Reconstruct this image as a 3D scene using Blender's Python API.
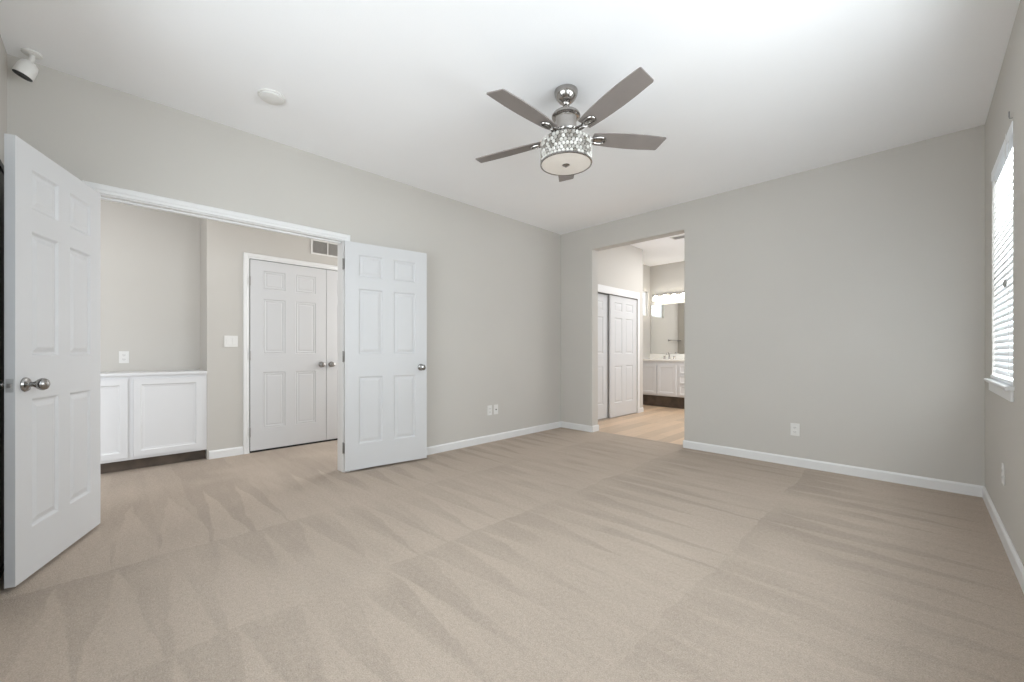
import bpy, bmesh, math, random
from mathutils import Vector, Matrix
random.seed(7)
PI = math.pi
S = bpy.context.scene
COL = S.collection
for o in list(bpy.data.objects):
    bpy.data.objects.remove(o)

# ------------------------------------------------------------------ camera, world, exposure, daylight and fill lights
H = 2.743
CAM_Z = 1.07
cam_d = bpy.data.cameras.new('camera'); cam_d.sensor_width = 36; cam_d.sensor_fit = 'HORIZONTAL'
cam_d.lens = 405 / 1024 * 36; cam_d.shift_y = 11 / 1024; cam_d.clip_start = 0.02
cam = bpy.data.objects.new('camera', cam_d); COL.objects.link(cam)
cam.location = (0, 0, CAM_Z); cam.rotation_euler = (PI / 2, 0, math.atan2(0.7098, 0.7045))
S.camera = cam
S.view_settings.view_transform = 'Standard'; S.view_settings.look = 'None'
S.view_settings.gamma = 1; S.view_settings.use_curve_mapping = False
S.view_settings.exposure = 0.10
W = bpy.data.worlds.new('sky'); S.world = W; W.use_nodes = True
W.node_tree.nodes['Background'].inputs[0].default_value = (0.86, 0.93, 1.0, 1)
W.node_tree.nodes['Background'].inputs[1].default_value = 2.6
S.cycles.max_bounces = 14; S.cycles.diffuse_bounces = 8
S.cycles.caustics_reflective = False; S.cycles.caustics_refractive = False
S.cycles.sample_clamp_indirect = 6

def area(name, loc, rot, sx, sy, power, color=(1, 1, 1)):
    d = bpy.data.lights.new(name, 'AREA'); d.shape = 'RECTANGLE'; d.size = sx; d.size_y = sy
    d.energy = power; d.color = color
    o = bpy.data.objects.new(name, d); COL.objects.link(o); o.location = loc; o.rotation_euler = rot
    return o
DAY = (0.975, 0.985, 1.0)
# daylight entering the blind-covered window and an added unseen one (light planes stand outside the panes)
area('daylight_and_fill', (0.95, 3.72, 1.55), (0, PI / 2, 0), 1.9, 1.9, 125, DAY)
area('daylight_and_fill', (0.85, 1.75, 1.50), (0, PI / 2, 0), 1.4, 2.3, 50, DAY)
# daylight from an unseen window added behind the camera to light the room
area('daylight_and_fill', (-1.55, -1.40, 1.62), (PI / 2, 0, 0), 2.6, 1.9, 66, DAY)
# fill lights added out of view to brighten the bathroom and the hall
area('daylight_and_fill', (-1.02, 6.3, 1.7), (0, PI / 2, 0), 1.2, 1.2, 9, DAY)
area('bath_fill_light', (-2.2, 6.9, 2.88), (0, 0, 0), 0.9, 0.9, 36, (1, 0.99, 0.97))
area('daylight_and_fill', (-4.37, 3.05, 1.5), (-PI / 2, 0, 0), 1.0, 1.6, 19, (1, 0.98, 0.95))
area('hall_fill_light', (-4.2, 0.2, 2.72), (0, 0, 0), 0.4, 0.4, 5, (1, 0.98, 0.95))

# ------------------------------------------------------------------ materials
def mat(name, col, rough=0.5, metal=0.0, bump=None, var=None, spec=0.5, emit=None, estr=0, trans=0):
    m = bpy.data.materials.new(name); m.use_nodes = True
    nt = m.node_tree; b = nt.nodes['Principled BSDF']
    b.inputs['Base Color'].default_value = (*col, 1); b.inputs['Roughness'].default_value = rough
    b.inputs['Metallic'].default_value = metal; b.inputs['Specular IOR Level'].default_value = spec
    b.inputs['Transmission Weight'].default_value = trans
    if emit:
        b.inputs['Emission Color'].default_value = (*emit, 1); b.inputs['Emission Strength'].default_value = estr
    tc = nt.nodes.new('ShaderNodeTexCoord')
    if bump:
        n = nt.nodes.new('ShaderNodeTexNoise'); n.inputs['Scale'].default_value = bump[0]; n.inputs['Detail'].default_value = 3
        nt.links.new(tc.outputs['Object'], n.inputs['Vector'])
        u = nt.nodes.new('ShaderNodeBump'); u.inputs['Strength'].default_value = bump[1]; u.inputs['Distance'].default_value = bump[2]
        nt.links.new(n.outputs['Fac'], u.inputs['Height']); nt.links.new(u.outputs['Normal'], b.inputs['Normal'])
    if var:
        n = nt.nodes.new('ShaderNodeTexNoise'); n.inputs['Scale'].default_value = var[0]; n.inputs['Detail'].default_value = 2
        nt.links.new(tc.outputs['Object'], n.inputs['Vector'])
        r = nt.nodes.new('ShaderNodeValToRGB')
        r.color_ramp.elements[0].position = 0.3; r.color_ramp.elements[1].position = 0.7
        r.color_ramp.elements[0].color = (*[c * (1 - var[1]) for c in col], 1)
        r.color_ramp.elements[1].color = (*[min(1, c * (1 + var[1])) for c in col], 1)
        nt.links.new(n.outputs['Fac'], r.inputs[0]); nt.links.new(r.outputs[0], b.inputs['Base Color'])
    return m

M_wall = mat('greige_wall_paint', (0.578, 0.556, 0.522), 0.85, bump=(160, 0.25, 0.002), var=(1.5, 0.012), spec=0.2)
M_ceil = mat('white_ceiling_paint', (0.935, 0.94, 0.955), 0.9, bump=(120, 0.25, 0.002), var=(2, 0.008), spec=0.15)
M_trim = mat('white_semigloss_trim', (0.78, 0.78, 0.78), 0.42, var=(3, 0.008), spec=0.4)
M_door = mat('white_door_paint', (0.63, 0.632, 0.642), 0.42, bump=(60, 0.05, 0.001), var=(3, 0.008), spec=0.4)
M_plast = mat('white_plastic', (0.76, 0.75, 0.73), 0.4, var=(20, 0.01))
M_hole = mat('painted_recess_shade', (0.02, 0.02, 0.02), 0.8, var=(20, 0.1))  # black colour stands in for the shade inside gaps and slots
M_nickel = mat('brushed_nickel', (0.36, 0.35, 0.34), 0.2, 1.0, var=(30, 0.05))
M_chrome = mat('polished_nickel', (0.42, 0.40, 0.38), 0.16, 1.0, var=(30, 0.05))
M_hinge = mat('satin_nickel_hinge', (0.32, 0.31, 0.30), 0.4, 0.6, var=(30, 0.05))
M_blade = mat('taupe_blade_laminate', (0.245, 0.218, 0.205), 0.45, bump=(40, 0.05, 0.001), var=(8, 0.04))
M_frost = mat('frosted_diffuser', (0.84, 0.79, 0.73), 0.6, var=(12, 0.02))
M_dark = mat('dark_panel_finish', (0.05, 0.05, 0.055), 0.5, 0.0, var=(4, 0.2))
M_kick = mat('brown_toe_kick_vinyl', (0.085, 0.062, 0.045), 0.6, var=(8, 0.35))
M_counter = mat('white_cultured_marble', (0.86, 0.84, 0.80), 0.2, var=(6, 0.02))
M_black = mat('black_lens_plastic', (0.008, 0.008, 0.009), 0.5, var=(20, 0.2))
M_latch = mat('pale_satin_latch', (0.50, 0.50, 0.50), 0.45, 0.3, var=(30, 0.05))
M_mirror = mat('mirror_glass', (0.92, 0.93, 0.92), 0.02, 1.0)
M_cab = mat('white_cabinet_paint', (0.71, 0.71, 0.72), 0.4, var=(3, 0.008))
M_grille = mat('grey_grille_louvers', (0.33, 0.32, 0.31), 0.6, var=(10, 0.05))
M_bulb = mat('lit_glass_shade', (1, 0.97, 0.9), 0.4, emit=(1.0, 0.95, 0.84), estr=5.0, var=(5, .01))
M_sash = mat('white_vinyl_sash', (0.82, 0.83, 0.84), 0.4, var=(5, 0.01))

def slat_mat():
    m = bpy.data.materials.new('white_blind_slat'); m.use_nodes = True; nt = m.node_tree
    b = nt.nodes['Principled BSDF']; b.inputs['Roughness'].default_value = 0.45
    n = nt.nodes.new('ShaderNodeTexNoise'); n.inputs['Scale'].default_value = 6
    r = nt.nodes.new('ShaderNodeValToRGB'); r.color_ramp.elements[0].color = (0.84, 0.85, 0.86, 1); r.color_ramp.elements[1].color = (0.9, 0.91, 0.92, 1)
    nt.links.new(n.outputs[0], r.inputs[0]); nt.links.new(r.outputs[0], b.inputs['Base Color'])
    t = nt.nodes.new('ShaderNodeBsdfTranslucent'); t.inputs[0].default_value = (0.9, 0.93, 0.96, 1)
    mx = nt.nodes.new('ShaderNodeMixShader'); mx.inputs[0].default_value = 0.10
    nt.links.new(b.outputs[0], mx.inputs[1]); nt.links.new(t.outputs[0], mx.inputs[2])
    nt.links.new(mx.outputs[0], nt.nodes['Material Output'].inputs[0])
    return m
M_slat = slat_mat()

def glass_mat():
    m = bpy.data.materials.new('clear_window_glass'); m.use_nodes = True; nt = m.node_tree
    nt.nodes.remove(nt.nodes['Principled BSDF'])
    t = nt.nodes.new('ShaderNodeBsdfTransparent'); t.inputs[0].default_value = (0.96, 0.98, 0.98, 1)
    g = nt.nodes.new('ShaderNodeBsdfGlossy'); g.inputs['Roughness'].default_value = 0.02
    mx = nt.nodes.new('ShaderNodeMixShader'); mx.inputs[0].default_value = 0.04
    nt.links.new(t.outputs[0], mx.inputs[1]); nt.links.new(g.outputs[0], mx.inputs[2])
    nt.links.new(mx.outputs[0], nt.nodes['Material Output'].inputs[0])
    return m
M_glass = glass_mat()

def crystal_mat():
    m = bpy.data.materials.new('faceted_crystal'); m.use_nodes = True; nt = m.node_tree
    b = nt.nodes['Principled BSDF']; b.inputs['Roughness'].default_value = 0.05
    b.inputs['Specular IOR Level'].default_value = 1.0; b.inputs['Coat Weight'].default_value = 0.6
    g = nt.nodes.new('ShaderNodeNewGeometry')
    v = nt.nodes.new('ShaderNodeTexVoronoi'); v.inputs['Scale'].default_value = 60
    tc = nt.nodes.new('ShaderNodeTexCoord'); nt.links.new(tc.outputs['Object'], v.inputs['Vector'])
    r = nt.nodes.new('ShaderNodeValToRGB')
    r.color_ramp.elements[0].color = (0.24, 0.22, 0.19, 1); r.color_ramp.elements[1].color = (0.74, 0.72, 0.68, 1)
    r.color_ramp.elements[0].position = 0.12; r.color_ramp.elements[1].position = 0.6
    nt.links.new(g.outputs['Random Per Island'], r.inputs[0])
    nt.links.new(r.outputs[0], b.inputs['Base Color']); b.inputs['Metallic'].default_value = 0.15
    return m
M_crystal = crystal_mat()

class NT:
    """tiny helper for maths in shader nodes"""
    def __init__(s, nt): s.nt = nt
    def m(s, op, a, b=None, c=None):
        n = s.nt.nodes.new('ShaderNodeMath'); n.operation = op
        for i, v in enumerate((a, b, c)):
            if v is None: continue
            if isinstance(v, (int, float)): n.inputs[i].default_value = v
            else: s.nt.links.new(v, n.inputs[i])
        return n.outputs[0]
    def noise(s, vec, scale, detail=2, rough=0.5):
        n = s.nt.nodes.new('ShaderNodeTexNoise'); n.inputs['Scale'].default_value = scale
        n.inputs['Detail'].default_value = detail; n.inputs['Roughness'].default_value = rough
        s.nt.links.new(vec, n.inputs['Vector']); return n.outputs['Fac']
    def step(s, v, a, b):
        n = s.nt.nodes.new('ShaderNodeMapRange'); n.interpolation_type = 'SMOOTHSTEP'
        n.inputs['From Min'].default_value = a; n.inputs['From Max'].default_value = b
        s.nt.links.new(v, n.inputs['Value']); return n.outputs[0]
    def rnd(s, v):
        n = s.nt.nodes.new('ShaderNodeTexWhiteNoise'); n.noise_dimensions = '1D'
        s.nt.links.new(v, n.inputs['W']); return n.outputs['Value']

def carpet_mat():
    """beige cut pile; vacuum strokes brush the pile into wedges that run along X from three start lines"""
    m = bpy.data.materials.new('beige_cut_pile_carpet'); m.use_nodes = True; nt = m.node_tree
    b = nt.nodes['Principled BSDF']; b.inputs['Roughness'].default_value = 0.95; b.inputs['Specular IOR Level'].default_value = 0.1
    q = NT(nt)
    tc = nt.nodes.new('ShaderNodeTexCoord'); P = tc.outputs['Object']
    sp = nt.nodes.new('ShaderNodeSeparateXYZ'); nt.links.new(P, sp.inputs[0])
    w1 = q.m('SUBTRACT', q.noise(P, 2.2, 2), 0.5); w2 = q.m('SUBTRACT', q.noise(P, 9, 2), 0.5)
    x = q.m('ADD', q.m('ADD', sp.outputs[0], q.m('MULTIPLY', w1, 0.10)), q.m('MULTIPLY', w2, 0.04))
    y = q.m('ADD', q.m('ADD', sp.outputs[1], q.m('MULTIPLY', w1, 0.09)), q.m('MULTIPLY', w2, 0.02))
    g1 = q.m('GREATER_THAN', x, -1.86); g2 = q.m('GREATER_THAN', x, -0.72); g0 = q.m('GREATER_THAN', x, -2.80)
    band = q.m('ADD', q.m('ADD', g1, g2), g0)
    # start line of the band this point is in
    xs = q.m('ADD', q.m('ADD', q.m('ADD', -3.9, q.m('MULTIPLY', g0, 1.1)), q.m('MULTIPLY', g1, 0.94)), q.m('MULTIPLY', g2, 1.14))
    yy = q.m('ADD', q.m('DIVIDE', y, 0.205), q.m('MULTIPLY', band, 0.37))
    k = q.m('FLOOR', yy)
    r1 = q.rnd(q.m('ADD', k, q.m('MULTIPLY', band, 17.3)))
    r2 = q.rnd(q.m('ADD', k, q.m('MULTIPLY', band, 31.7)))
    u = q.m('DIVIDE', q.m('SUBTRACT', x, xs), q.m('ADD', 0.65, q.m('MULTIPLY', r1, 0.7)))
    v = q.m('MULTIPLY', q.m('ABSOLUTE', q.m('SUBTRACT', q.m('FRACT', yy), 0.5)), 2)
    d = q.m('SUBTRACT', v, u)                      # > 0 outside the light wedge
    dark = q.m('MULTIPLY', q.step(d, -0.06, 0.06), q.m('ADD', 0.35, q.m('MULTIPLY', r2, 0.60)))
    edge = q.m('MULTIPLY', dark, q.step(q.noise(P, 1.3, 2), 0.34, 0.56))
    broad = q.noise(P, 1.1, 3)
    mp = nt.nodes.new('ShaderNodeMapping'); mp.inputs['Scale'].default_value = (1.2, 7, 1); nt.links.new(P, mp.inputs[0])
    streak = q.noise(mp.outputs[0], 2.0, 3)
    grain = q.noise(P, 210, 2, 0.7); grain2 = q.noise(P, 55, 3, 0.7)
    f = q.m('ADD', 1.0, q.m('MULTIPLY', edge, -0.15))
    f = q.m('ADD', f, q.m('MULTIPLY', q.m('SUBTRACT', broad, 0.5), 0.22))
    f = q.m('ADD', f, q.m('MULTIPLY', q.m('SUBTRACT', streak, 0.5), 0.15))
    f = q.m('ADD', f, q.m('MULTIPLY', q.m('SUBTRACT', grain, 0.5), 0.9))
    f = q.m('ADD', f, q.m('MULTIPLY', q.m('SUBTRACT', grain2, 0.5), 0.4))
    mx = nt.nodes.new('ShaderNodeVectorMath'); mx.operation = 'SCALE'
    mx.inputs[0].default_value = (0.475, 0.400, 0.335); nt.links.new(f, mx.inputs['Scale'])
    nt.links.new(mx.outputs[0], b.inputs['Base Color'])
    u_ = nt.nodes.new('ShaderNodeBump'); u_.inputs['Strength'].default_value = 0.6; u_.inputs['Distance'].default_value = 0.006
    nt.links.new(grain, u_.inputs['Height']); nt.links.new(u_.outputs[0], b.inputs['Normal'])
    return m
M_carpet = carpet_mat()

def wood_mat():
    m = bpy.data.materials.new('light_oak_plank_floor'); m.use_nodes = True; nt = m.node_tree
    b = nt.nodes['Principled BSDF']; b.inputs['Roughness'].default_value = 0.35
    q = NT(nt); tc = nt.nodes.new('ShaderNodeTexCoord'); P = tc.outputs['Object']
    sp = nt.nodes.new('ShaderNodeSeparateXYZ'); nt.links.new(P, sp.inputs[0])
    row = q.m('DIVIDE', sp.outputs[0], 0.15); k = q.m('FLOOR', row); r = q.rnd(k)
    along = q.m('ADD', q.m('DIVIDE', sp.outputs[1], 1.2), r); k2 = q.m('ADD', q.m('FLOOR', along), q.m('MULTIPLY', k, 7.7))
    tone = q.rnd(k2)
    gap = q.m('MAXIMUM', q.m('LESS_THAN', q.m('FRACT', row), 0.02), q.m('LESS_THAN', q.m('FRACT', along), 0.004))
    mp = nt.nodes.new('ShaderNodeMapping'); mp.inputs['Scale'].default_value = (14, 1, 1); nt.links.new(P, mp.inputs[0])
    gr = q.noise(mp.outputs[0], 3, 4, 0.6)
    f = q.m('ADD', q.m('ADD', 0.72, q.m('MULTIPLY', tone, 0.30)), q.m('MULTIPLY', gr, 0.30))
    f = q.m('MULTIPLY', f, q.m('SUBTRACT', 1, q.m('MULTIPLY', gap, 0.4)))
    mx = nt.nodes.new('ShaderNodeVectorMath'); mx.operation = 'SCALE'
    mx.inputs[0].default_value = (0.58, 0.43, 0.30); nt.links.new(f, mx.inputs['Scale'])
    nt.links.new(mx.outputs[0], b.inputs['Base Color'])
    return m
M_wood = wood_mat()

# ------------------------------------------------------------------ mesh helpers
def obj(name, bm, m, parent=None, smooth=False, bevel=0, kind=None, label=None, cat=None, group=None, loc=None, rz=None):
    bmesh.ops.recalc_face_normals(bm, faces=bm.faces)
    me = bpy.data.meshes.new(name); bm.to_mesh(me); bm.free()
    me.materials.append(m)
    if smooth:
        for p in me.polygons: p.use_smooth = True
    o = bpy.data.objects.new(name, me); COL.objects.link(o)
    if parent: o.parent = parent
    if loc: o.location = loc
    if rz is not None: o.rotation_euler = (0, 0, rz)
    if bevel:
        b = o.modifiers.new('edge', 'BEVEL'); b.width = bevel; b.segments = 2; b.limit_method = 'ANGLE'; b.angle_limit = 0.7
        b.harden_normals = False
    if smooth:
        e = o.modifiers.new('creases', 'EDGE_SPLIT'); e.split_angle = 0.7
    setp(o, label, cat, group, kind)
    return o
def setp(o, label=None, cat=None, group=None, kind=None):
    if label: o['label'] = label
    if cat: o['category'] = cat
    if group: o['group'] = group
    if kind: o['kind'] = kind
    return o
def thing(name, label, cat, loc=(0, 0, 0), rz=0, group=None, kind=None):
    o = bpy.data.objects.new(name, None); COL.objects.link(o); o.empty_display_size = 0.05
    o.location = loc; o.rotation_euler = (0, 0, rz)
    return setp(o, label, cat, group, kind)
def struct(name, bm, m, label, cat, **k):
    return obj(name, bm, m, kind='structure', label=label, cat=cat, **k)
def box(bm, x0, x1, y0, y1, z0, z1):
    g = bmesh.ops.create_cube(bm, size=1)['verts']
    for v in g:
        v.co = Vector(((x0 + x1) / 2 + v.co.x * (x1 - x0), (y0 + y1) / 2 + v.co.y * (y1 - y0), (z0 + z1) / 2 + v.co.z * (z1 - z0)))
    return g
def B(*boxes):
    bm = bmesh.new()
    for b in boxes: box(bm, *b)
    return bm
def lathe(bm, prof, n=32, mtx=None, caps=True):
    """prof: (radius, height) pairs, revolved about z"""
    rings = []
    for r, z in prof:
        if r < 1e-6: rings.append([bm.verts.new((0, 0, z))])
        else: rings.append([bm.verts.new((r * math.cos(2 * PI * i / n), r * math.sin(2 * PI * i / n), z)) for i in range(n)])
    for a, b in zip(rings, rings[1:]):
        for i in range(n):
            j = (i + 1) % n
            if len(a) == 1 and len(b) == 1: continue
            if len(a) == 1: bm.faces.new((a[0], b[i], b[j]))
            elif len(b) == 1: bm.faces.new((a[i], a[j], b[0]))
            else: bm.faces.new((a[i], a[j], b[j], b[i]))
    if caps:
        for e in (rings[0], rings[-1]):
            if len(e) > 2: bm.faces.new(e)
    vs = [v for r in rings for v in r]
    if mtx is not None:
        for v in vs: v.co = mtx @ v.co
    return vs
def tube(bm, pts, r, n=10, closed=False):
    pts = [Vector(p) for p in pts]; N = len(pts); rings = []
    rr = r if isinstance(r, (list, tuple)) else [r] * N
    up = Vector((0, 0, 1))
    for i, p in enumerate(pts):
        if closed: t = (pts[(i + 1) % N] - pts[i - 1]).normalized()
        else: t = (pts[min(i + 1, N - 1)] - pts[max(i - 1, 0)]).normalized()
        a = t.cross(up)
        if a.length < 0.05: a = t.cross(Vector((1, 0, 0)))
        a.normalize(); b = t.cross(a)
        rings.append([bm.verts.new(p + (a * math.cos(2 * PI * k / n) + b * math.sin(2 * PI * k / n)) * rr[i]) for k in range(n)])
    prs = list(zip(rings, rings[1:]))
    if closed: prs.append((rings[-1], rings[0]))
    for a, b in prs:
        for k in range(n): bm.faces.new((a[k], a[(k + 1) % n], b[(k + 1) % n], b[k]))
    if not closed:
        bm.faces.new(rings[0]); bm.faces.new(rings[-1])
def prism(bm, pts, f0, f1):
    """pts 2-D outline; f0/f1 map (a,b) to a 3-D point at either end"""
    A = [bm.verts.new(f0(*p)) for p in pts]; C = [bm.verts.new(f1(*p)) for p in pts]
    bm.faces.new(A); bm.faces.new(C)
    for i in range(len(pts)):
        j = (i + 1) % len(pts); bm.faces.new((A[i], A[j], C[j], C[i]))
def children_copy(src, parent):
    for ch in [c for c in bpy.data.objects if c.parent == src]:
        c = ch.copy(); COL.objects.link(c); c.parent = parent
        children_copy(ch, c)
def dup(src, loc, rz=None, label=None, group=None):
    r = src.copy(); COL.objects.link(r); r.location = loc
    if rz is not None: r.rotation_euler = (0, 0, rz)
    if label: r['label'] = label
    if group: r['group'] = group
    children_copy(src, r)
    return r

def panelled(w, h, t, xs, zs, ring, both=True, y0=0.0):
    """slab with raised/recessed panels; xs/zs = edge lists, panels at odd cells; ring = [(inset, depth)...]"""
    bm = bmesh.new()
    def face(ysgn, yp):
        for i in range(len(xs) - 1):
            for j in range(len(zs) - 1):
                a, b, c, d = xs[i], xs[i + 1], zs[j], zs[j + 1]
                def q(ins, dep): return [(a + ins, yp - ysgn * dep, c + ins), (b - ins, yp - ysgn * dep, c + ins), (b - ins, yp - ysgn * dep, d - ins), (a + ins, yp - ysgn * dep, d - ins)]
                if i % 2 and j % 2:
                    prev = [bm.verts.new(p) for p in q(0, 0)]
                    for ins, dep in ring:
                        cur = [bm.verts.new(p) for p in q(ins, dep)]
                        for k in range(4): bm.faces.new((prev[k], prev[(k + 1) % 4], cur[(k + 1) % 4], cur[k]))
                        prev = cur
                    bm.faces.new(prev)
                else: bm.faces.new([bm.verts.new(p) for p in q(0, 0)])
    face(-1, y0)
    if both: face(1, y0 + t)
    else: bm.faces.new([bm.verts.new(p) for p in ((0, y0 + t, 0), (w, y0 + t, 0), (w, y0 + t, h), (0, y0 + t, h))])
    # rim
    for i in range(len(xs) - 1):
        for z in (0, h): bm.faces.new([bm.verts.new(p) for p in ((xs[i], y0, z), (xs[i + 1], y0, z), (xs[i + 1], y0 + t, z), (xs[i], y0 + t, z))])
    for j in range(len(zs) - 1):
        for x in (0, w): bm.faces.new([bm.verts.new(p) for p in ((x, y0, zs[j]), (x, y0, zs[j + 1]), (x, y0 + t, zs[j + 1]), (x, y0 + t, zs[j]))])
    bmesh.ops.remove_doubles(bm, verts=bm.verts, dist=1e-5)
    return bm
RING6 = [(0.004, 0.002), (0.012, 0.010), (0.020, 0.010), (0.042, 0.003)]
def six_panel(w, h, t, y0=0.0):
    s, mid = 0.115 * w / 0.762, 0.10 * w / 0.762; pw = (w - 2 * s - mid) / 2
    xs = [0, s, s + pw, s + pw + mid, w - s, w]
    zs = [0, 0.225, 0.83, 1.03, 1.62, 1.725, h - 0.105, h]
    return panelled(w, h, t, xs, zs, RING6, True, y0)

def knob(parent, x, z, yface, ysgn, name='door_knob', egg=False):
    """knob whose axis is local y; ysgn = the way it sticks out"""
    bm = bmesh.new()
    pr = [(0, 0), (0.033, 0), (0.0335, 0.004), (0.029, 0.010), (0.016, 0.013), (0.0115, 0.018), (0.0115, 0.030)]
    if egg: pr += [(0.015, 0.036), (0.023, 0.045), (0.0285, 0.056), (0.0285, 0.064), (0.023, 0.074), (0.012, 0.080), (0, 0.081)]
    else: pr += [(0.017, 0.034), (0.025, 0.042), (0.028, 0.051), (0.025, 0.060), (0.014, 0.065), (0, 0.066)]
    mt = Matrix.Translation((x, yface, z)) @ Matrix.Rotation(-PI / 2 * ysgn, 4, 'X')
    lathe(bm, pr, 28, mt, caps=False)
    return obj(name, bm, M_nickel, parent, smooth=True)
def hinge(parent, x, y, z):
    bm = bmesh.new()
    lathe(bm, [(0.0, -0.050), (0.005, -0.049), (0.0065, -0.045), (0.0065, 0.045), (0.005, 0.049), (0, 0.050)], 14, Matrix.Translation((x, y, z)))
    return obj('hinge', bm, M_hinge, parent, smooth=True)

# ------------------------------------------------------------------ the room shell
XL, YB, XR, YN = -3.61, 4.567, 0.336, -0.41
TL, TB = 0.12, 0.15
HX, NX = -5.0, -5.44             # hall far wall, back of the cabinet niche
BXL, BYE, BX2, BYB, BH = -3.49, 6.76, -4.07, 8.20, 2.90   # bathroom
OY0, OY1, OZ = -0.06, 1.468, 2.055
W2X0, W2X1, W2Z = -3.086, -1.864, 2.44
R = 0.012
def wall_u(name, axis, p0, p1, a0, a1, h, holes, m, label, z0=0):
    """wall slab between planes p0,p1 on the axis, spanning a0..a1, with door-like holes (b0,b1,zt) touching the floor"""
    h += 0.05; z0 -= 0.05
    out = [(a0, z0)]
    for b0, b1, zt in holes: out += [(b0, z0), (b0, zt), (b1, zt), (b1, z0)]
    out += [(a1, z0), (a1, h), (a0, h)]
    bm = bmesh.new()
    f = (lambda p: (lambda a, z: (p, a, z))) if axis == 'x' else (lambda p: (lambda a, z: (a, p, z)))
    prism(bm, out, f(p0), f(p1))
    return struct(name, bm, m, label, 'wall', bevel=R if holes else 0)

# floors
struct('floor', B((-5.7, 0.7, -1.7, YB + 0.11, -0.12, 0)), M_carpet, 'beige cut pile carpet with vacuum stroke marks', 'carpet')
struct('floor', B((-4.4, -0.9, YB + 0.11, 8.5, -0.12, -0.004)), M_wood, 'light oak plank floor of the bathroom beyond the opening', 'floor')
# bedroom walls
wall_u('wall_left', 'x', XL - TL, XL, YN - 0.12, YB + TB, H, [(OY0 - 0.018, OY1 + 0.018, OZ + 0.018)], M_wall, 'beige wall with the wide double door opening')
wall_u('wall_back', 'y', YB, YB + TB, XL - 0.1, XR + 0.14, BH, [(W2X0, W2X1, W2Z)], M_wall, 'beige wall with the plain tall opening to the bathroom')
WY0, WY1, WZ0, WZ1 = 3.285, 4.150, 0.89, 2.26
V0, V1 = -0.15, 2.80
bm = B((XR, XR + 0.14, YN - 0.12, V0, 0, H), (XR, XR + 0.14, V1, WY0, 0, H), (XR, XR + 0.14, WY1, YB, 0, H),
       (XR, XR + 0.14, V0, V1, 0, WZ0), (XR, XR + 0.14, V0, V1, WZ1, H), (XR, XR + 0.14, WY0, WY1, 0, WZ0), (XR, XR + 0.14, WY0, WY1, WZ1, H))
struct('wall_right', bm, M_wall, 'beige wall with the blind-covered window', 'wall')
U0, U1 = -2.5, -0.6
bm = B((XL - TL, U0, YN - 0.12, YN, 0, H), (U1, XR, YN - 0.12, YN, 0, H), (U0, U1, YN - 0.12, YN, 0, WZ0), (U0, U1, YN - 0.12, YN, WZ1, H))
struct('wall_front', bm, M_wall, 'sliver of beige wall behind the open door with the latch plate', 'wall')
struct('ceiling', B((XL - TL, XR + 0.14, YN - 0.12, YB, H, H + 0.1)), M_ceil, 'flat white bedroom ceiling carrying the fan', 'ceiling')
# hall beyond the double doors
bm = B((NX - 0.1, NX, -0.55, 0.80, 0, H), (NX, HX, 0.685, 0.80, 0, H), (NX, HX, -0.55, -0.435, 0, H))
struct('wall_niche', bm, M_wall, 'beige back and side of the recess above the built-in cabinet', 'wall', bevel=0)
struct('wall_hall', B((HX - 0.12, HX, 0.80, 3.3, 0, H), (HX - 0.12, HX, -1.6, -0.55, 0, H)), M_wall, 'beige hall wall around the closed double doors', 'wall')
struct('wall_hall_end', B((HX, XL - TL, -1.7, -1.6, 0, H)), M_wall, 'beige end wall of the hall', 'wall')
struct('wall_hall_far', B((HX, -4.93, 3.0, 3.1, 0, H), (-3.85, XL - TL, 3.0, 3.1, 0, H), (-4.93, -3.85, 3.0, 3.1, 0, 0.6), (-4.93, -3.85, 3.0, 3.1, 2.35, H)), M_wall, 'beige far wall of the hall', 'wall')
struct('ceiling', B((NX - 0.1, XL - TL, -1.7, 3.3, H, H + 0.1)), M_ceil, 'white ceiling of the hall', 'ceiling')
# bathroom
SX0, SX1 = 4.86, 6.56            # closet opening
bm = B((BXL - 0.1, BXL, YB + TB, SX0, 0, BH), (BXL - 0.1, BXL, SX1, BYE, 0, BH), (BXL - 0.1, BXL, SX0, SX1, 2.05, BH))
struct('wall_closet', bm, M_wall, 'pale wall above the sliding closet doors', 'wall')
struct('wall_closet_return', B((BX2, BXL - 0.1, BYE - 0.1, BYE, 0, BH), (BX2 - 0.12, BX2, YB + TB, BYE - 0.1, 0, BH)), M_wall, 'closet side and back walls', 'wall')
QZ0, QZ1, QY0, QY1 = 1.83, 2.35, 7.50, 8.10
bm = B((BX2 - 0.12, BX2, BYE - 0.1, QY0, 0, BH), (BX2 - 0.12, BX2, QY1, BYB, 0, BH), (BX2 - 0.12, BX2, QY0, QY1, 0, QZ0), (BX2 - 0.12, BX2, QY0, QY1, QZ1, BH))
struct('wall_bath_left', bm, M_wall, 'pale bathroom side wall with a small high window', 'wall')
struct('wall_bath_back', B((BX2 - 0.12, -1.0, BYB, BYB + 0.12, 0, BH)), M_wall, 'pale bathroom wall carrying the mirror and light bar', 'wall')
bm = B((-1.2, -1.08, YB + TB, 5.6, 0, BH), (-1.2, -1.08, 7.0, BYB, 0, BH), (-1.2, -1.08, 5.6, 7.0, 0, 1.0), (-1.2, -1.08, 5.6, 7.0, 2.4, BH))
struct('wall_bath_right', bm, M_wall, 'bathroom side wall with an added opening for fill light', 'wall')  # opening added so the bathroom fill light can enter
struct('ceiling', B((BX2 - 0.12, -1.08, YB + TB, BYB + 0.12, BH, BH + 0.1)), M_ceil, 'bright white ceiling of the bathroom', 'ceiling')

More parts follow.
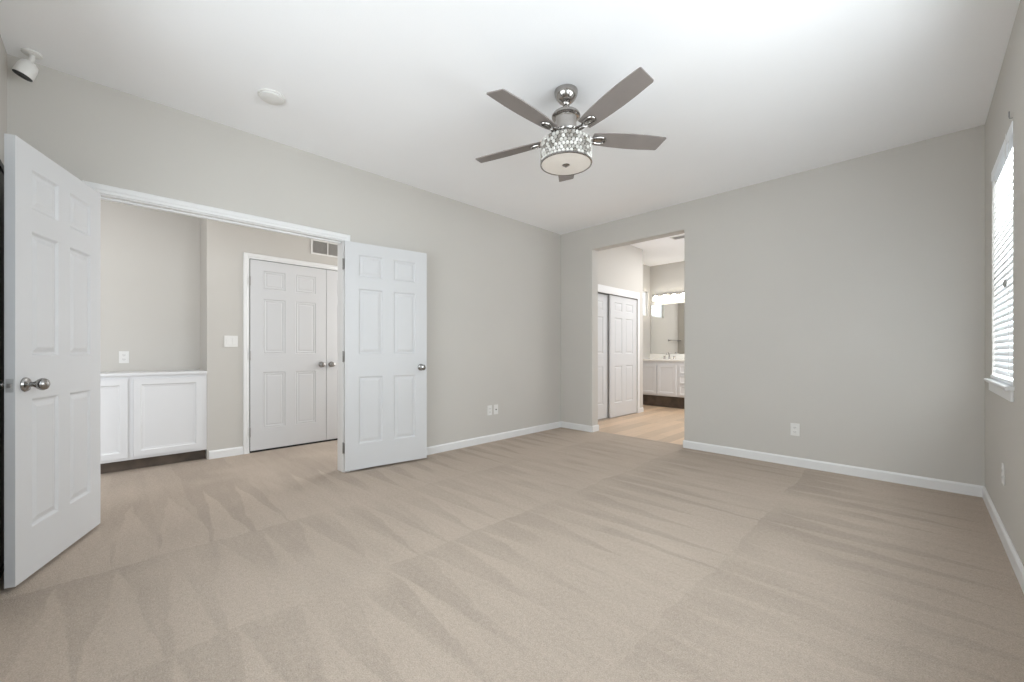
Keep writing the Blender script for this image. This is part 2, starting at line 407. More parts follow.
# baseboards
def skirting(name, a, b, n, label, h=0.083, t=0.013):
    """from a to b (x,y), sticking out along n"""
    bm = bmesh.new()
    pr = [(0, 0), (t, 0), (t, h - 0.014), (t - 0.004, h - 0.007), (0.004, h), (0, h)]
    prism(bm, pr, lambda u, z: (a[0] + n[0] * u, a[1] + n[1] * u, z), lambda u, z: (b[0] + n[0] * u, b[1] + n[1] * u, z))
    return struct(name, bm, M_trim, label, 'baseboard')
skirting('baseboard_left', (XL, OY1 + 0.075), (XL, YB), (1, 0), 'white baseboard from the double door opening to the room corner')
skirting('baseboard_back', (XL, YB), (W2X0, YB), (0, -1), 'short white baseboard between the room corner and bathroom opening')
skirting('baseboard_back', (W2X1, YB), (XR, YB), (0, -1), 'long white baseboard from the bathroom opening to the window wall')
skirting('baseboard_right', (XR, YN), (XR, YB), (-1, 0), 'white baseboard below the window')
skirting('baseboard_front', (XL, YN), (XR, YN), (0, 1), 'white baseboard behind the open door with latch plate')
skirting('baseboard_opening', (W2X0, YB + 0.001), (W2X0, YB + TB), (1, 0), 'short white baseboard turning into the bathroom opening')
skirting('baseboard_opening', (W2X1, YB + 0.001), (W2X1, YB + TB), (-1, 0), 'baseboard on the opposite side of the bathroom opening')
skirting('baseboard_hall', (HX, 0.70), (HX, 0.99), (1, 0), 'short white baseboard between built-in cabinet and hall doors')


# casing and jamb of the double door opening (trim_1)
bm = B((XL - TL, XL, OY0 - 0.018, OY0, 0, OZ), (XL - TL, XL, OY1, OY1 + 0.018, 0, OZ), (XL - TL, XL, OY0 - 0.018, OY1 + 0.018, OZ, OZ + 0.018),
       (XL - 0.075, XL - 0.045, OY0, OY1, OZ - 0.012, OZ))
cp = [(0, 0), (0.004, 0.011), (0.018, 0.013), (0.026, 0.018), (0.052, 0.018), (0.058, 0.010), (0.058, 0)]
def casing(bm, xw, y0, y1, z1, sgn=1):
    """mitred three-sided casing on a wall plane x=xw, round an opening y0..y1, top z1"""
    for (u, d), (u2, d2) in zip(cp, cp[1:]):
        X1, X2 = xw + sgn * d, xw + sgn * d2
        P1 = [(X1, y0 - u, 0), (X1, y0 - u, z1 + u), (X1, y1 + u, z1 + u), (X1, y1 + u, 0)]
        P2 = [(X2, y0 - u2, 0), (X2, y0 - u2, z1 + u2), (X2, y1 + u2, z1 + u2), (X2, y1 + u2, 0)]
        for k in range(3): bm.faces.new([bm.verts.new(p) for p in (P1[k], P1[k + 1], P2[k + 1], P2[k])])
casing(bm, XL, OY0 - 0.005, OY1 + 0.005, OZ + 0.005)
casing(bm, XL - TL, OY0 - 0.005, OY1 + 0.005, OZ + 0.005, -1)
struct('trim_1', bm, M_trim, 'white casing around the wide double door opening', 'door casing')

# open bedroom doors
DW, DH, DT = 0.74, 2.02, 0.035
d = struct('door_1', six_panel(DW, DH, DT, -DT), M_door, 'open white six-panel door with latch plate edge showing', 'door', loc=(-3.542, -0.0415, 0.02), rz=math.atan2(-0.35, 0.937))
knob(d, DW - 0.062, 0.90, 0, 1, egg=True); knob(d, DW - 0.062, 0.90, -DT, -1, egg=True)
bm = B((DW - 0.0005, DW + 0.0015, -DT + 0.005, -0.005, 0.87, 0.93)); obj('latch_plate', bm, M_latch, d, bevel=0.0005)
bm = B((DW, DW + 0.009, -DT + 0.011, -0.011, 0.891, 0.909)); obj('latch_bolt', bm, M_hinge, d, bevel=0.002)
for z in (0.2, 1.01, 1.83): hinge(d, -0.006, -DT - 0.004, z)
DW, DH = 0.775, 2.03
d = struct('door_2', six_panel(DW, DH, DT, 0), M_door, 'open white six-panel door folded back against the beige wall', 'door', loc=(-3.560, 1.466, 0.02), rz=math.atan2(0.99, 0.137))
knob(d, DW - 0.062, 0.90, 0, -1); 
for z in (0.2, 1.01, 1.83):
    hinge(d, -0.006, DT + 0.004, z)
    obj('hinge', B((-0.0015, 0.0005, 0.004, 0.031, z - 0.045, z + 0.045)), M_hinge, d)

# closed hall closet doors, their casing and the return grille
HY0, HY1 = 1.052, 2.62
bm = B((HX - 0.001, HX + 0.012, HY0 - 0.006, HY0 - 0.001, 0, 2.056))
bm.clear()
casing(bm, HX, HY0 - 0.004, HY1 + 0.004, 2.058)
struct('trim_2', bm, M_trim, 'white casing around the closed hall double doors', 'door casing')
struct('door_gap_shade', B((HX + 0.0003, HX + 0.002, HY0 - 0.004, HY1 + 0.004, 0, 2.058)), M_hole, 'thin black sheet painted as the shaded gap around the closed hall double doors', 'painted gap shade')  # black sheet stands in for the shade in the gap
d = struct('door_3', six_panel(0.776, DH, 0.012, 0), M_door, 'closed white six-panel hall door with hinges beside the light switch', 'door', loc=(HX + 0.0145, HY0, 0.022), rz=PI / 2)
knob(d, 0.776 - 0.055, 0.90, 0, -1)
for z in (0.2, 1.01, 1.80): hinge(d, -0.003, -0.003, z)
d = struct('door_4', six_panel(0.776, DH, 0.012, 0), M_door, 'closed white hall door mostly hidden behind the open door', 'door', loc=(HX + 0.0145, HY0 + 0.781, 0.022), rz=PI / 2)
knob(d, 0.055, 0.90, 0, -1)
# fix facing: the hall doors' front (local -y) must look to +x: rz=90deg maps -y to +x
g = thing('air_grille', 'white return air grille with grey louvers above hall doors', 'air vent', (HX, 1.66, 2.215))
bm = B((0, 0.012, 0, 0.42, 0, 0.018), (0, 0.012, 0, 0.42, 0.157, 0.175), (0, 0.012, 0, 0.018, 0.018, 0.157), (0, 0.012, 0.402, 0.42, 0.018, 0.157), (0, 0.012, 0.183, 0.195, 0.018, 0.157))
obj('grille_frame', bm, M_plast, g)
bm = bmesh.new()
for k in range(13):
    z = 0.021 + k * 0.0107
    for a, b in ((0.018, 0.183), (0.195, 0.402)):
        prism(bm, [(0.001, 0.006), (0.0025, 0.007), (0.0095, 0.001), (0.008, 0)], lambda x, zz: (x, a, z + zz), lambda x, zz: (x, b, z + zz))
obj('louvers', bm, M_grille, g)

# built-in cabinet in the niche
CY0, CY1 = -0.433, 0.683
c = thing('built_in_cabinet', 'low white built-in cabinet with two doors in the hall niche', 'cabinet', (HX, CY0, 0))
CW = CY1 - CY0
obj('cabinet_body', B((-0.43, -0.0, 0, CW, 0.10, 0.855)), M_cab, c, bevel=0.002)
obj('toe_kick', B((-0.42, -0.06, 0.002, CW - 0.002, 0.001, 0.10)), M_kick, c)
obj('cabinet_top', B((-0.43, 0.022, 0, CW, 0.855, 0.882)), M_cab, c, bevel=0.004)
RINGC = [(0.003, 0.002), (0.008, 0.007), (0.016, 0.0075), (0.024, 0.009)]
for y0, wd in ((0.045, 0.50), (0.583, 0.50)):
    o = obj('door', panelled(wd, 0.70, 0.018, [0, 0.05, wd - 0.05, wd], [0, 0.05, 0.65, 0.70], RINGC, False, 0), M_cab, c)
    o.location = (0.019, y0, 0.125); o.rotation_euler = (0, 0, PI / 2)

# outlets and switches
def outlet(name, label, cat, loc, rz, kind='duplex', group=None):
    """local: plate in the xz plane, faces -y"""
    t = thing(name, label, cat, loc, rz, group)
    wd = 0.116 if kind == 'double' else 0.071
    obj('plate', B((-wd / 2, wd / 2, -0.006, -0.0005, -0.058, 0.058)), M_plast, t, bevel=0.002)
    if kind == 'duplex':
        for s in (-1, 1):
            k = obj('socket', B((-0.017, 0.017, -0.0085, -0.006, s * 0.02 - 0.0145, s * 0.02 + 0.0145)), M_plast, t, bevel=0.003)
            obj('slots', B((-0.008, -0.0055, -0.0088, -0.0084, s * 0.02 - 0.004, s * 0.02 + 0.006), (0.0055, 0.008, -0.0088, -0.0084, s * 0.02 - 0.004, s * 0.02 + 0.005),
                           (-0.002, 0.002, -0.0088, -0.0084, s * 0.02 - 0.010, s * 0.02 - 0.007)), M_hole, k)
    elif kind == 'jack':
        bm = bmesh.new(); lathe(bm, [(0.008, 0), (0.008, 0.003), (0.005, 0.0035), (0.005, 0.011), (0, 0.011)], 16, Matrix.Translation((0, -0.006, 0)) @ Matrix.Rotation(PI / 2, 4, 'X'))
        obj('cable_jack', bm, M_black, t, smooth=True)
    else:
        for s in (-1, 1):
            obj('rocker', B((s * 0.027 - 0.016, s * 0.027 + 0.016, -0.0095, -0.006, -0.033, 0.033)), M_plast, t, bevel=0.002)
    return t
outlet('wall_outlet', 'white duplex outlet low on wall beside the cable jack plate', 'outlet', (XL, 3.205, 0.377), PI / 2)
outlet('cable_outlet', 'white cable jack plate with dark centre beside the outlet', 'cable outlet', (XL, 3.305, 0.377), PI / 2, 'jack')
outlet('wall_outlet', 'white outlet on the wall between bathroom opening and window wall', 'outlet', (-0.827, YB, 0.342), 0)
outlet('wall_outlet', 'pale outlet seen edge-on below the window', 'outlet', (XR, 3.60, 0.377), -PI / 2)
outlet('wall_outlet', 'white outlet above the low built-in cabinet', 'outlet', (NX, 0.096, 1.02), PI / 2)
outlet('light_switch', 'white double light switch beside the closed hall doors', 'light switch', (HX, 0.885, 1.18), PI / 2, 'double')

# tall dark panel standing in the gap behind door_1
t = thing('standing_panel', 'tall dark panel in the gap behind the open door', 'mirror', (-3.42, -0.395, 0))
obj('frame', B((0, 0.74, 0, 0.028, 0, 0.03), (0, 0.74, 0, 0.028, 1.95, 1.98), (0, 0.03, 0, 0.028, 0.03, 1.95), (0.71, 0.74, 0, 0.028, 0.03, 1.95)), M_black, t, bevel=0.002)
obj('panel_face', B((0.03, 0.71, 0.002, 0.02, 0.03, 1.95)), M_dark, t)

# ------------------------------------------------------------------ windows in the right wall, one seen and one added
def window(name, label, y0, y1, z0, z1, xw, t=0.14):
    fr = 0.045
    xa, xb = xw + 0.085, xw + 0.135
    bm = B((xa, xb, y0, y0 + fr, z0, z1), (xa, xb, y1 - fr, y1, z0, z1), (xa, xb, y0 + fr, y1 - fr, z0, z0 + fr), (xa, xb, y0 + fr, y1 - fr, z1 - fr, z1),
           (xa + 0.005, xb - 0.005, y0 + fr, y1 - fr, (z0 + z1) / 2 - 0.02, (z0 + z1) / 2 + 0.02))
    w = struct(name, bm, M_sash, label, 'window')
    obj('window_pane', B((xa + 0.022, xa + 0.027, y0 + fr, y1 - fr, z0 + fr, z1 - fr)), M_glass, w)
    return w
w = window('window_1', 'tall sash window behind white slatted blinds', WY0, WY1, WZ0, WZ1, XR)
bm = bmesh.new()
prism(bm, [(-0.032, -0.008), (-0.028, -0.016), (0.085, -0.016), (0.085, 0.004), (-0.028, 0.004), (-0.032, 0)], lambda x, z: (XR + x, WY0 - 0.05, WZ0 + z), lambda x, z: (XR + x, WY1 + 0.05, WZ0 + z))
obj('window_sill', bm, M_trim, w)
obj('sill_apron', B((XR - 0.012, XR, WY0 - 0.03, WY1 + 0.03, WZ0 - 0.075, WZ0 - 0.016)), M_trim, w, bevel=0.003)
window('added_window_2', 'added unseen window nearer the camera for extra daylight', V0, V1, WZ0, WZ1, XR)  # added out of view so more daylight enters
bm = B((U0, U1, YN - 0.11, YN - 0.07, WZ0, WZ0 + 0.045), (U0, U1, YN - 0.11, YN - 0.07, WZ1 - 0.045, WZ1), (U0, U0 + 0.045, YN - 0.11, YN - 0.07, WZ0 + 0.045, WZ1 - 0.045),
       (U1 - 0.045, U1, YN - 0.11, YN - 0.07, WZ0 + 0.045, WZ1 - 0.045), (-1.57, -1.53, YN - 0.105, YN - 0.075, WZ0 + 0.045, WZ1 - 0.045))
w3 = struct('added_window_3', bm, M_sash, 'added unseen window behind the camera for extra daylight', 'window')  # unseen, added to bring daylight in from this side
obj('window_pane', B((U0 + 0.045, U1 - 0.045, YN - 0.092, YN - 0.088, WZ0 + 0.045, WZ1 - 0.045)), M_glass, w3)
bm = B((BX2 - 0.10, BX2 - 0.05, QY0, QY0 + 0.035, QZ0, QZ1), (BX2 - 0.10, BX2 - 0.05, QY1 - 0.035, QY1, QZ0, QZ1), (BX2 - 0.10, BX2 - 0.05, QY0 + 0.035, QY1 - 0.035, QZ0, QZ0 + 0.035), (BX2 - 0.10, BX2 - 0.05, QY0 + 0.035, QY1 - 0.035, QZ1 - 0.035, QZ1))
w4 = struct('window_4', bm, M_sash, 'small bright high window beside the bathroom mirror', 'window')
obj('window_pane', B((BX2 - 0.078, BX2 - 0.072, QY0 + 0.035, QY1 - 0.035, QZ0 + 0.035, QZ1 - 0.035)), M_glass, w4)

# blind: headrail, slats, ladders, bottom rail, cord
bl = thing('window_blind', 'white two-inch slat blind covering the window beside the corner', 'blind', (XR + 0.018, (WY0 + WY1) / 2, WZ0))
bw = (WY1 - WY0) / 2 - 0.006; bh = WZ1 - WZ0
obj('headrail', B((-0.022, 0.03, -bw, bw, bh - 0.062, bh - 0.002)), M_slat, bl, bevel=0.003)
bm = bmesh.new()
ns = 33; z_top = bh - 0.075; z_bot = 0.045
for k in range(ns):
    zc = z_bot + 0.02 + (z_top - z_bot - 0.03) * k / (ns - 1)
    tilt = math.radians(63); arc = []
    for j in range(5):
        s = -0.025 + 0.05 * j / 4; cr = 0.0035 * (1 - (s / 0.025) ** 2)
        arc.append((s, cr))
    pr = arc + [(s, c_ - 0.0028) for s, c_ in reversed(arc)]
    ct, st = math.cos(tilt), math.sin(tilt)
    fn = lambda yv: (lambda s, c_: (s * ct - c_ * st * -1 * -1, yv, zc + s * st + c_ * ct))
    prism(bm, pr, fn(-bw), fn(bw))
obj('slats', bm, M_slat, bl)
obj('bottom_rail', B((-0.026, 0.026, -bw, bw, 0.010, 0.030)), M_slat, bl, bevel=0.004)
for yv in (-bw + 0.12, bw - 0.12):
    bm = bmesh.new(); tube(bm, [(-0.020, yv, 0.02), (-0.020, yv, bh - 0.06)], 0.0012, 6)
    obj('ladder_cord', bm, M_plast, bl)
bm = bmesh.new()
yv = -bw + 0.03
tube(bm, [(-0.040, yv, bh - 0.05), (-0.041, yv, 0.55)], 0.0012, 6)
cd = obj('pull_cord', bm, M_plast, bl)
bm = bmesh.new(); lathe(bm, [(0.002, 0.03), (0.005, 0.02), (0.007, 0), (0.004, -0.012), (0, -0.013)], 14, Matrix.Translation((-0.041, yv, 0.53)))
obj('tassel', bm, M_hinge, cd, smooth=True)
# small hook above the window
bm = bmesh.new(); tube(bm, [(XR + 0.001, WY0 + 0.012, 2.275), (XR - 0.010, WY0 + 0.012, 2.275), (XR - 0.012, WY0 + 0.012, 2.285), (XR - 0.012, WY0 + 0.012, 2.312)], 0.003, 8)
obj('wall_hook', bm, M_hinge, label='small dark metal hook on the wall above the window blind', cat='hook', smooth=True)

# ------------------------------------------------------------------ ceiling fan
FD, FPX = 2.60, 566
fr = (FPX - 512) / 405 * FD
FX, FY = fr * 0.7045 - FD * 0.7098, fr * 0.7098 + FD * 0.7045
fan = thing('ceiling_fan', 'five-blade taupe ceiling fan with nickel motor and crystal drum light', 'ceiling fan', (FX, FY, H))
bm = bmesh.new(); lathe(bm, [(0.0, 0), (0.074, 0), (0.075, -0.006), (0.073, -0.022), (0.064, -0.045), (0.048, -0.064), (0.034, -0.074), (0.024, -0.077), (0, -0.077)], 40)
obj('canopy', bm, M_chrome, fan, smooth=True)
bm = bmesh.new(); lathe(bm, [(0, -0.070), (0.022, -0.071), (0.026, -0.080), (0.022, -0.092), (0.014, -0.098), (0.014, -0.112), (0.030, -0.114), (0.033, -0.120), (0.030, -0.126), (0, -0.126)], 32)
obj('downrod', bm, M_chrome, fan, smooth=True)
bm = bmesh.new(); lathe(bm, [(0.0, -0.122), (0.030, -0.123), (0.058, -0.131), (0.084, -0.147), (0.091, -0.158), (0.091, -0.166), (0.082, -0.172), (0.070, -0.175), (0.066, -0.186),
                             (0.066, -0.235), (0.064, -0.248), (0.072, -0.256), (0.092, -0.263), (0.096, -0.272), (0.092, -0.280), (0.06, -0.288), (0, -0.288)], 48)
obj('motor_housing', bm, M_chrome, fan, smooth=True)
ZB = -0.294
bm = bmesh.new(); lathe(bm, [(0, -0.284), (0.078, -0.285), (0.082, -0.292), (0.078, -0.302), (0.05, -0.308), (0.045, -0.328), (0, -0.328)], 40)
obj('hub', bm, M_hinge, fan, smooth=True)
# phase of the blades, in world angle
RB = 0.665
base_cam = -61.0      # degrees in (right, depth) frame
camrot = math.atan2(0.7098, 0.7045)
for k in range(5):
    a_cam = math.radians(base_cam + 72 * k)
    rx, dp = math.cos(a_cam), math.sin(a_cam)
    wx, wy = rx * 0.7045 - dp * 0.7098, rx * 0.7098 + dp * 0.7045
    ang = math.atan2(wy, wx)
    rot = Matrix.Rotation(math.radians(-2), 4, Vector((-0.7098, 0.7045, 0))) @ Matrix.Rotation(ang, 4, 'Z') @ Matrix.Translation((0, 0, ZB)) @ Matrix.Rotation(math.radians(-12), 4, 'X')
    # blade outline in (r, y)
    up = [(0.165, 0.046), (0.20, 0.052), (0.30, 0.061), (0.42, 0.0665), (0.52, 0.066), (0.60, 0.062), (0.643, 0.0605), (0.651, 0.055)]
    dn = [(0.667, -0.052), (0.660, -0.0575), (0.60, -0.062), (0.52, -0.066), (0.42, -0.0665), (0.30, -0.061), (0.20, -0.052), (0.165, -0.046)]
    bm = bmesh.new(); pts = up + dn
    prism(bm, pts, lambda r, y: rot @ Vector((r, y, -0.003)), lambda r, y: rot @ Vector((r, y, 0.003)))
    bl_ = obj('blade', bm, M_blade, fan)
    # bracket: arm from the hub widening to an open oval loop below the blade root
    bm = bmesh.new()
    loop = []
    for i in range(28):
        th = 2 * PI * i / 28
        loop.append(rot @ Vector((0.205 + 0.052 * math.cos(th), 0.027 * math.sin(th) * (1 + 0.25 * math.cos(th)), -0.009)))
    tube(bm, loop, 0.0055, 8, closed=True)
    for s in (-1, 1):
        tube(bm, [Matrix.Rotation(ang, 4, 'Z') @ Vector((0.070, s * 0.018, -0.290)), Matrix.Rotation(ang, 4, 'Z') @ Vector((0.11, s * 0.016, -0.297)), rot @ Vector((0.160, s * 0.012, -0.009))], [0.008, 0.007, 0.006], 8)
    plate = [(0.185, 0.012), (0.225, 0.012), (0.232, 0.006), (0.232, -0.006), (0.225, -0.012), (0.185, -0.012), (0.178, -0.006), (0.178, 0.006)]
    prism(bm, plate, lambda r, y: rot @ Vector((r, y, -0.0095)), lambda r, y: rot @ Vector((r, y, -0.003)))
    obj('blade_bracket', bm, M_chrome, bl_, smooth=True)
# drum light
DR = 0.163; DZ1, DZ0 = -0.324, -0.468
dr = obj('drum_light', (lambda b: (lathe(b, [(0.0, DZ1), (DR - 0.012, DZ1), (DR - 0.010, DZ1 - 0.003), (DR - 0.012, DZ1 - 0.006), (DR - 0.016, DZ1 - 0.006), (DR - 0.016, DZ0 + 0.008), (0, DZ0 + 0.008)], 56), b)[1])(bmesh.new()), M_chrome, fan, smooth=True)
bm = bmesh.new(); lathe(bm, [(DR - 0.013, DZ0 + 0.008), (DR, DZ0 + 0.008), (DR + 0.003, DZ0 + 0.003), (DR + 0.002, DZ0 - 0.003), (DR - 0.004, DZ0 - 0.004), (DR - 0.007, DZ0 - 0.001), (DR - 0.013, DZ0 - 0.001)], 56, caps=False)
obj('drum_rim', bm, M_nickel, dr, smooth=True)
bm = bmesh.new(); lathe(bm, [(0, DZ0 - 0.004), (0.08, DZ0 - 0.0035), (DR - 0.007, DZ0 - 0.001), (DR - 0.007, DZ0 + 0.004), (0, DZ0 + 0.004)], 56)
obj('diffuser', bm, M_frost, dr, smooth=True)
bm = bmesh.new(); lathe(bm, [(0.0, DZ0), (0.021, DZ0 - 0.003), (0.024, DZ0 - 0.006), (0.018, DZ0 - 0.010), (0.010, DZ0 - 0.013), (0.007, DZ0 - 0.018), (0, DZ0 - 0.019)], 24)
obj('finial', bm, M_nickel, dr, smooth=True)
bm = bmesh.new()
ncol, nrow = 40, 6
for r_ in range(nrow):
    zc = DZ1 - 0.016 - r_ * 0.0222
    for i in range(ncol):
        th = 2 * PI * (i + 0.5 * (r_ % 2)) / ncol; hw = 0.0118; hh = 0.0130
        jit = random.uniform(-0.2, 0.2); rr_ = DR - 0.004
        c0 = Vector((rr_ * math.cos(th), rr_ * math.sin(th), zc)); tv = Vector((-math.sin(th), math.cos(th), 0)); nv = Vector((math.cos(th), math.sin(th), 0)); zv = Vector((0, 0, 1))
        ring1 = [c0 + tv * hw * math.cos(PI / 4 * j + jit) + zv * hh * math.sin(PI / 4 * j + jit) for j in range(8)]
        ring2 = [c0 + tv * hw * 0.5 * math.cos(PI / 4 * j + jit + 0.3) + zv * hh * 0.5 * math.sin(PI / 4 * j + jit + 0.3) + nv * 0.006 for j in range(8)]
        r0 = [p - nv * 0.004 for p in ring1]
        V = [[bm.verts.new(p) for p in rg] for rg in (r0, ring1, ring2)]
        bm.faces.new(V[0]); bm.faces.new(V[2])
        for a, b in zip(V, V[1:]):
            for j in range(8): bm.faces.new((a[j], a[(j + 1) % 8], b[(j + 1) % 8], b[j]))
obj('crystal_band', bm, M_crystal, dr)

# ------------------------------------------------------------------ smoke detector, camera
bm = bmesh.new(); sd = thing('smoke_detector', 'round white smoke detector cover on the bedroom ceiling', 'smoke detector', (-2.985, 0.75, H))
lathe(bm, [(0, -0.0002), (0.078, -0.0002), (0.079, -0.008), (0.076, -0.010), (0.0, -0.010)], 40); obj('base', bm, M_plast, sd, smooth=True)
bm = bmesh.new(); lathe(bm, [(0, -0.009), (0.070, -0.010), (0.069, -0.020), (0.055, -0.026), (0.02, -0.028), (0, -0.028)], 40); obj('cover', bm, M_plast, sd, smooth=True)

def ray_pt(px, py, depth):
    r = (px - 512) / 405 * depth
    return Vector((r * 0.7045 - depth * 0.7098, r * 0.7098 + depth * 0.7045, CAM_Z + (352 - py) / 405 * depth))
sc_ = thing('security_camera', 'white bullet security camera hanging from ceiling corner by open door', 'security camera', (-3.50, -0.31, H))
bm = bmesh.new(); lathe(bm, [(0, -0.0002), (0.040, -0.0002), (0.041, -0.008), (0.034, -0.013), (0.016, -0.016), (0, -0.016)], 32); obj('mount_base', bm, M_plast, sc_, smooth=True)
o0 = sc_.location
hd = ray_pt(28, 70, 2.20) - o0; aim = Vector((0.10, -0.02, -0.0))
F_ = Vector((-0.7098, 0.7045, 0)); R_ = Vector((0.7045, 0.7098, 0)); U_ = Vector((0, 0, 1))
aim = (-0.262 * R_ - 0.20 * F_ - 0.90 * U_).normalized()
hd = ray_pt(22.5, 75.5, 2.20) - o0 - aim * 0.034
qm = Matrix.Translation(hd) @ aim.to_track_quat('Z', 'Y').to_matrix().to_4x4()
bm = bmesh.new(); tube(bm, [(0, 0, -0.012), (0.004, 0.0, -0.035), (hd + aim * -0.03)], [0.013, 0.012, 0.013], 14); obj('arm', bm, M_plast, sc_, smooth=True)
bm = bmesh.new(); lathe(bm, [(0, -0.056), (0.020, -0.053), (0.034, -0.040), (0.039, -0.018), (0.0405, 0.028), (0.0395, 0.034), (0.0385, 0.034), (0.0385, 0.026), (0, 0.026)], 36, qm); bd = obj('camera_body', bm, M_plast, sc_, smooth=True)
bm = bmesh.new(); lathe(bm, [(0, 0.026), (0.038, 0.026), (0.038, 0.036), (0.026, 0.037), (0.014, 0.0365), (0.012, 0.0355), (0, 0.038)], 32, qm); obj('lens_face', bm, M_black, bd, smooth=True)

# ------------------------------------------------------------------ bathroom
bm = B((BXL, BXL + 0.014, SX1, SX1 + 0.062, 0, 2.05), (BXL, BXL + 0.014, SX0 - 0.062, SX0, 0, 2.05), (BXL, BXL + 0.014, SX0 - 0.062, SX1 + 0.062, 2.05, 2.112),
       (BXL - 0.1, BXL, SX0, SX1, 2.035, 2.05), (BXL, BXL + 0.020, SX0, SX1, 1.995, 2.05))
struct('trim_4', bm, M_trim, 'white casing and track fascia of the sliding closet doors', 'door casing')
struct('floor', B((BX2, BXL - 0.001, YB + TB, BYE - 0.1, -0.003, 0.002)), M_carpet, 'beige carpet inside the closet', 'carpet')
d = struct('door_5', six_panel(0.86, 1.975, 0.03, 0), M_door, 'white sliding closet door overlapping in front, beside the vanity', 'door', loc=(BXL - 0.012, SX1 - 0.862, 0.012), rz=PI / 2)
d = struct('door_6', six_panel(0.86, 1.975, 0.03, 0), M_door, 'narrow visible white sliding closet door set behind the other', 'door', loc=(BXL - 0.058, SX0 - 0.02, 0.012), rz=PI / 2)
skirting('baseboard_bath', (BXL, SX1 + 0.062), (BXL, BYE), (1, 0), 'short white baseboard at the end of the closet wall')

VF, VX1 = 7.63, -2.30
v = thing('bathroom_vanity', 'white bathroom vanity cabinet with dark recessed base', 'vanity', (BX2 + 0.002, VF, 0))
vw = VX1 - BX2 - 0.004
obj('vanity_body', B((0, vw, 0, BYB - VF - 0.002, 0.215, 0.893)), M_cab, v, bevel=0.002)
obj('toe_kick', B((0.002, vw - 0.002, 0.055, BYB - VF - 0.01, 0, 0.215)), M_kick, v)
RV = [(0.003, 0.002), (0.008, 0.006)]
for x0, wd in ((0.05, 0.37), (0.44, 0.37), (1.31, 0.37)):
    o = obj('door', panelled(wd, 0.58, 0.018, [0, 0.05, wd - 0.05, wd], [0, 0.05, 0.53, 0.58], RV, False, 0), M_cab, v); o.location = (x0, -0.019, 0.245)
for z0, hh in ((0.20, 0.20), (0.42, 0.17), (0.61, 0.17)):
    o = obj('drawer', panelled(0.40, hh, 0.018, [0, 0.03, 0.37, 0.40], [0, 0.03, hh - 0.03, hh], RV, False, 0), M_cab, v); o.location = (0.86, -0.019, z0 + 0.045)
bm = B((0, vw + 0.01, -0.03, BYB - VF - 0.002, 0.894, 0.93), (0, vw + 0.01, BYB - VF - 0.022, BYB - VF - 0.002, 0.93, 1.03))
obj('vanity_countertop', bm, M_counter, bevel=0.005, loc=(BX2 + 0.002, VF, 0), label='white marble vanity countertop with short backsplash under the mirror', cat='countertop')
f = thing('faucet', 'chrome faucet with two handles on the white vanity countertop', 'faucet', (-3.59, BYB - 0.13, 0.9315))
bm = bmesh.new(); tube(bm, [(0, 0, 0), (0, 0, 0.06), (0, -0.02, 0.105), (0, -0.06, 0.125), (0, -0.10, 0.11), (0, -0.115, 0.085)], [0.020, 0.013, 0.012, 0.011, 0.011, 0.011], 14); obj('spout', bm, M_chrome, f, smooth=True)
for s in (-1, 1):
    bm = bmesh.new(); lathe(bm, [(0, 0), (0.024, 0), (0.022, 0.008), (0.014, 0.02), (0.014, 0.035), (0.022, 0.045), (0.020, 0.060), (0, 0.064)], 20, Matrix.Translation((s * 0.10, 0, 0)))
    obj('tap_handle', bm, M_chrome, f, smooth=True)
obj('wall_mirror', B((BX2 + 0.03, VX1 - 0.05, BYB - 0.008, BYB - 0.001, 1.036, 2.06)), M_mirror, label='wide frameless bathroom mirror above the vanity', cat='mirror')
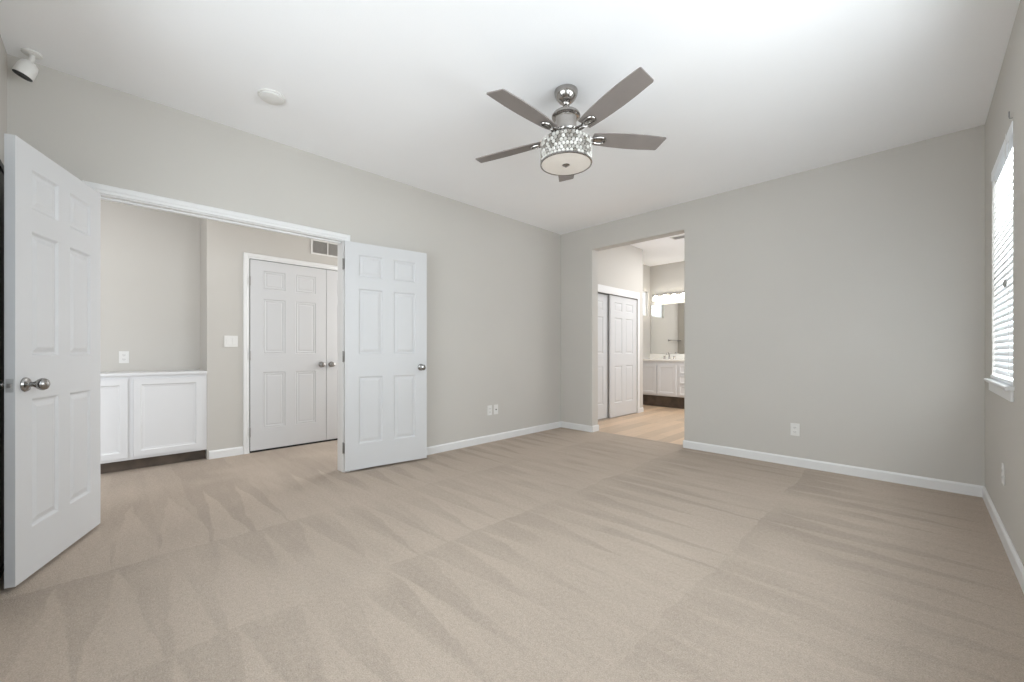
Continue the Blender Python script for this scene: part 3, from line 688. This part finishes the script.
# vanity light bar with bell shades
lb = thing('vanity_light', 'vanity light bar with four glowing shades above bathroom mirror', 'wall light', (-3.605, BYB, 2.245))
obj('light_bar', B((-0.40, 0.40, -0.03, -0.001, -0.0, 0.045)), M_hinge, lb, bevel=0.006)
for k in range(4):
    x = -0.285 + 0.19 * k
    bm = bmesh.new(); tube(bm, [(x, -0.03, 0.022), (x, -0.075, 0.028), (x, -0.10, 0.015), (x, -0.10, -0.01)], 0.008, 10); a = obj('arm', bm, M_hinge, lb, smooth=True)
    bm = bmesh.new(); lathe(bm, [(0.022, 0.0), (0.040, -0.012), (0.056, -0.04), (0.066, -0.075), (0.070, -0.10), (0.066, -0.10), (0.05, -0.04), (0.02, -0.006)], 28, Matrix.Translation((x, -0.10, 0)), caps=False)
    obj('glass_shade', bm, M_bulb, a, smooth=True)
# towel bar on the side wall, seen in the mirror
tb = thing('towel_bar', 'nickel towel bar reflected in the bathroom mirror', 'towel bar', (BX2, 7.03, 1.34))
bm = bmesh.new(); tube(bm, [(0.06, -0.25, 0), (0.06, 0.25, 0)], 0.009, 12); obj('bar', bm, M_hinge, tb, smooth=True)
for s in (-1, 1):
    bm = bmesh.new(); lathe(bm, [(0, 0.0005), (0.025, 0.0005), (0.025, 0.01), (0.012, 0.018), (0.012, 0.06), (0.014, 0.072), (0, 0.074)], 20, Matrix.Translation((0, s * 0.25, 0)) @ Matrix.Rotation(PI / 2, 4, 'Y'))
    obj('post', bm, M_hinge, tb, smooth=True)
# ceiling vent
cv = thing('ceiling_vent', 'small grey louvered vent on the bathroom ceiling', 'air vent', (-2.66, 6.42, BH))
obj('vent_frame', B((-0.15, 0.15, -0.09, -0.07, -0.012, -0.0005), (-0.15, 0.15, 0.07, 0.09, -0.012, -0.0005), (-0.15, -0.13, -0.07, 0.07, -0.012, -0.0005), (0.13, 0.15, -0.07, 0.07, -0.012, -0.0005)), M_plast, cv)
bm = bmesh.new()
for k in range(7): box(bm, -0.13, 0.13, -0.066 + k * 0.02, -0.056 + k * 0.02, -0.010, -0.003)
box(bm, -0.13, 0.13, -0.07, 0.07, -0.002, -0.0005)
obj('louvers', bm, M_grille, cv)
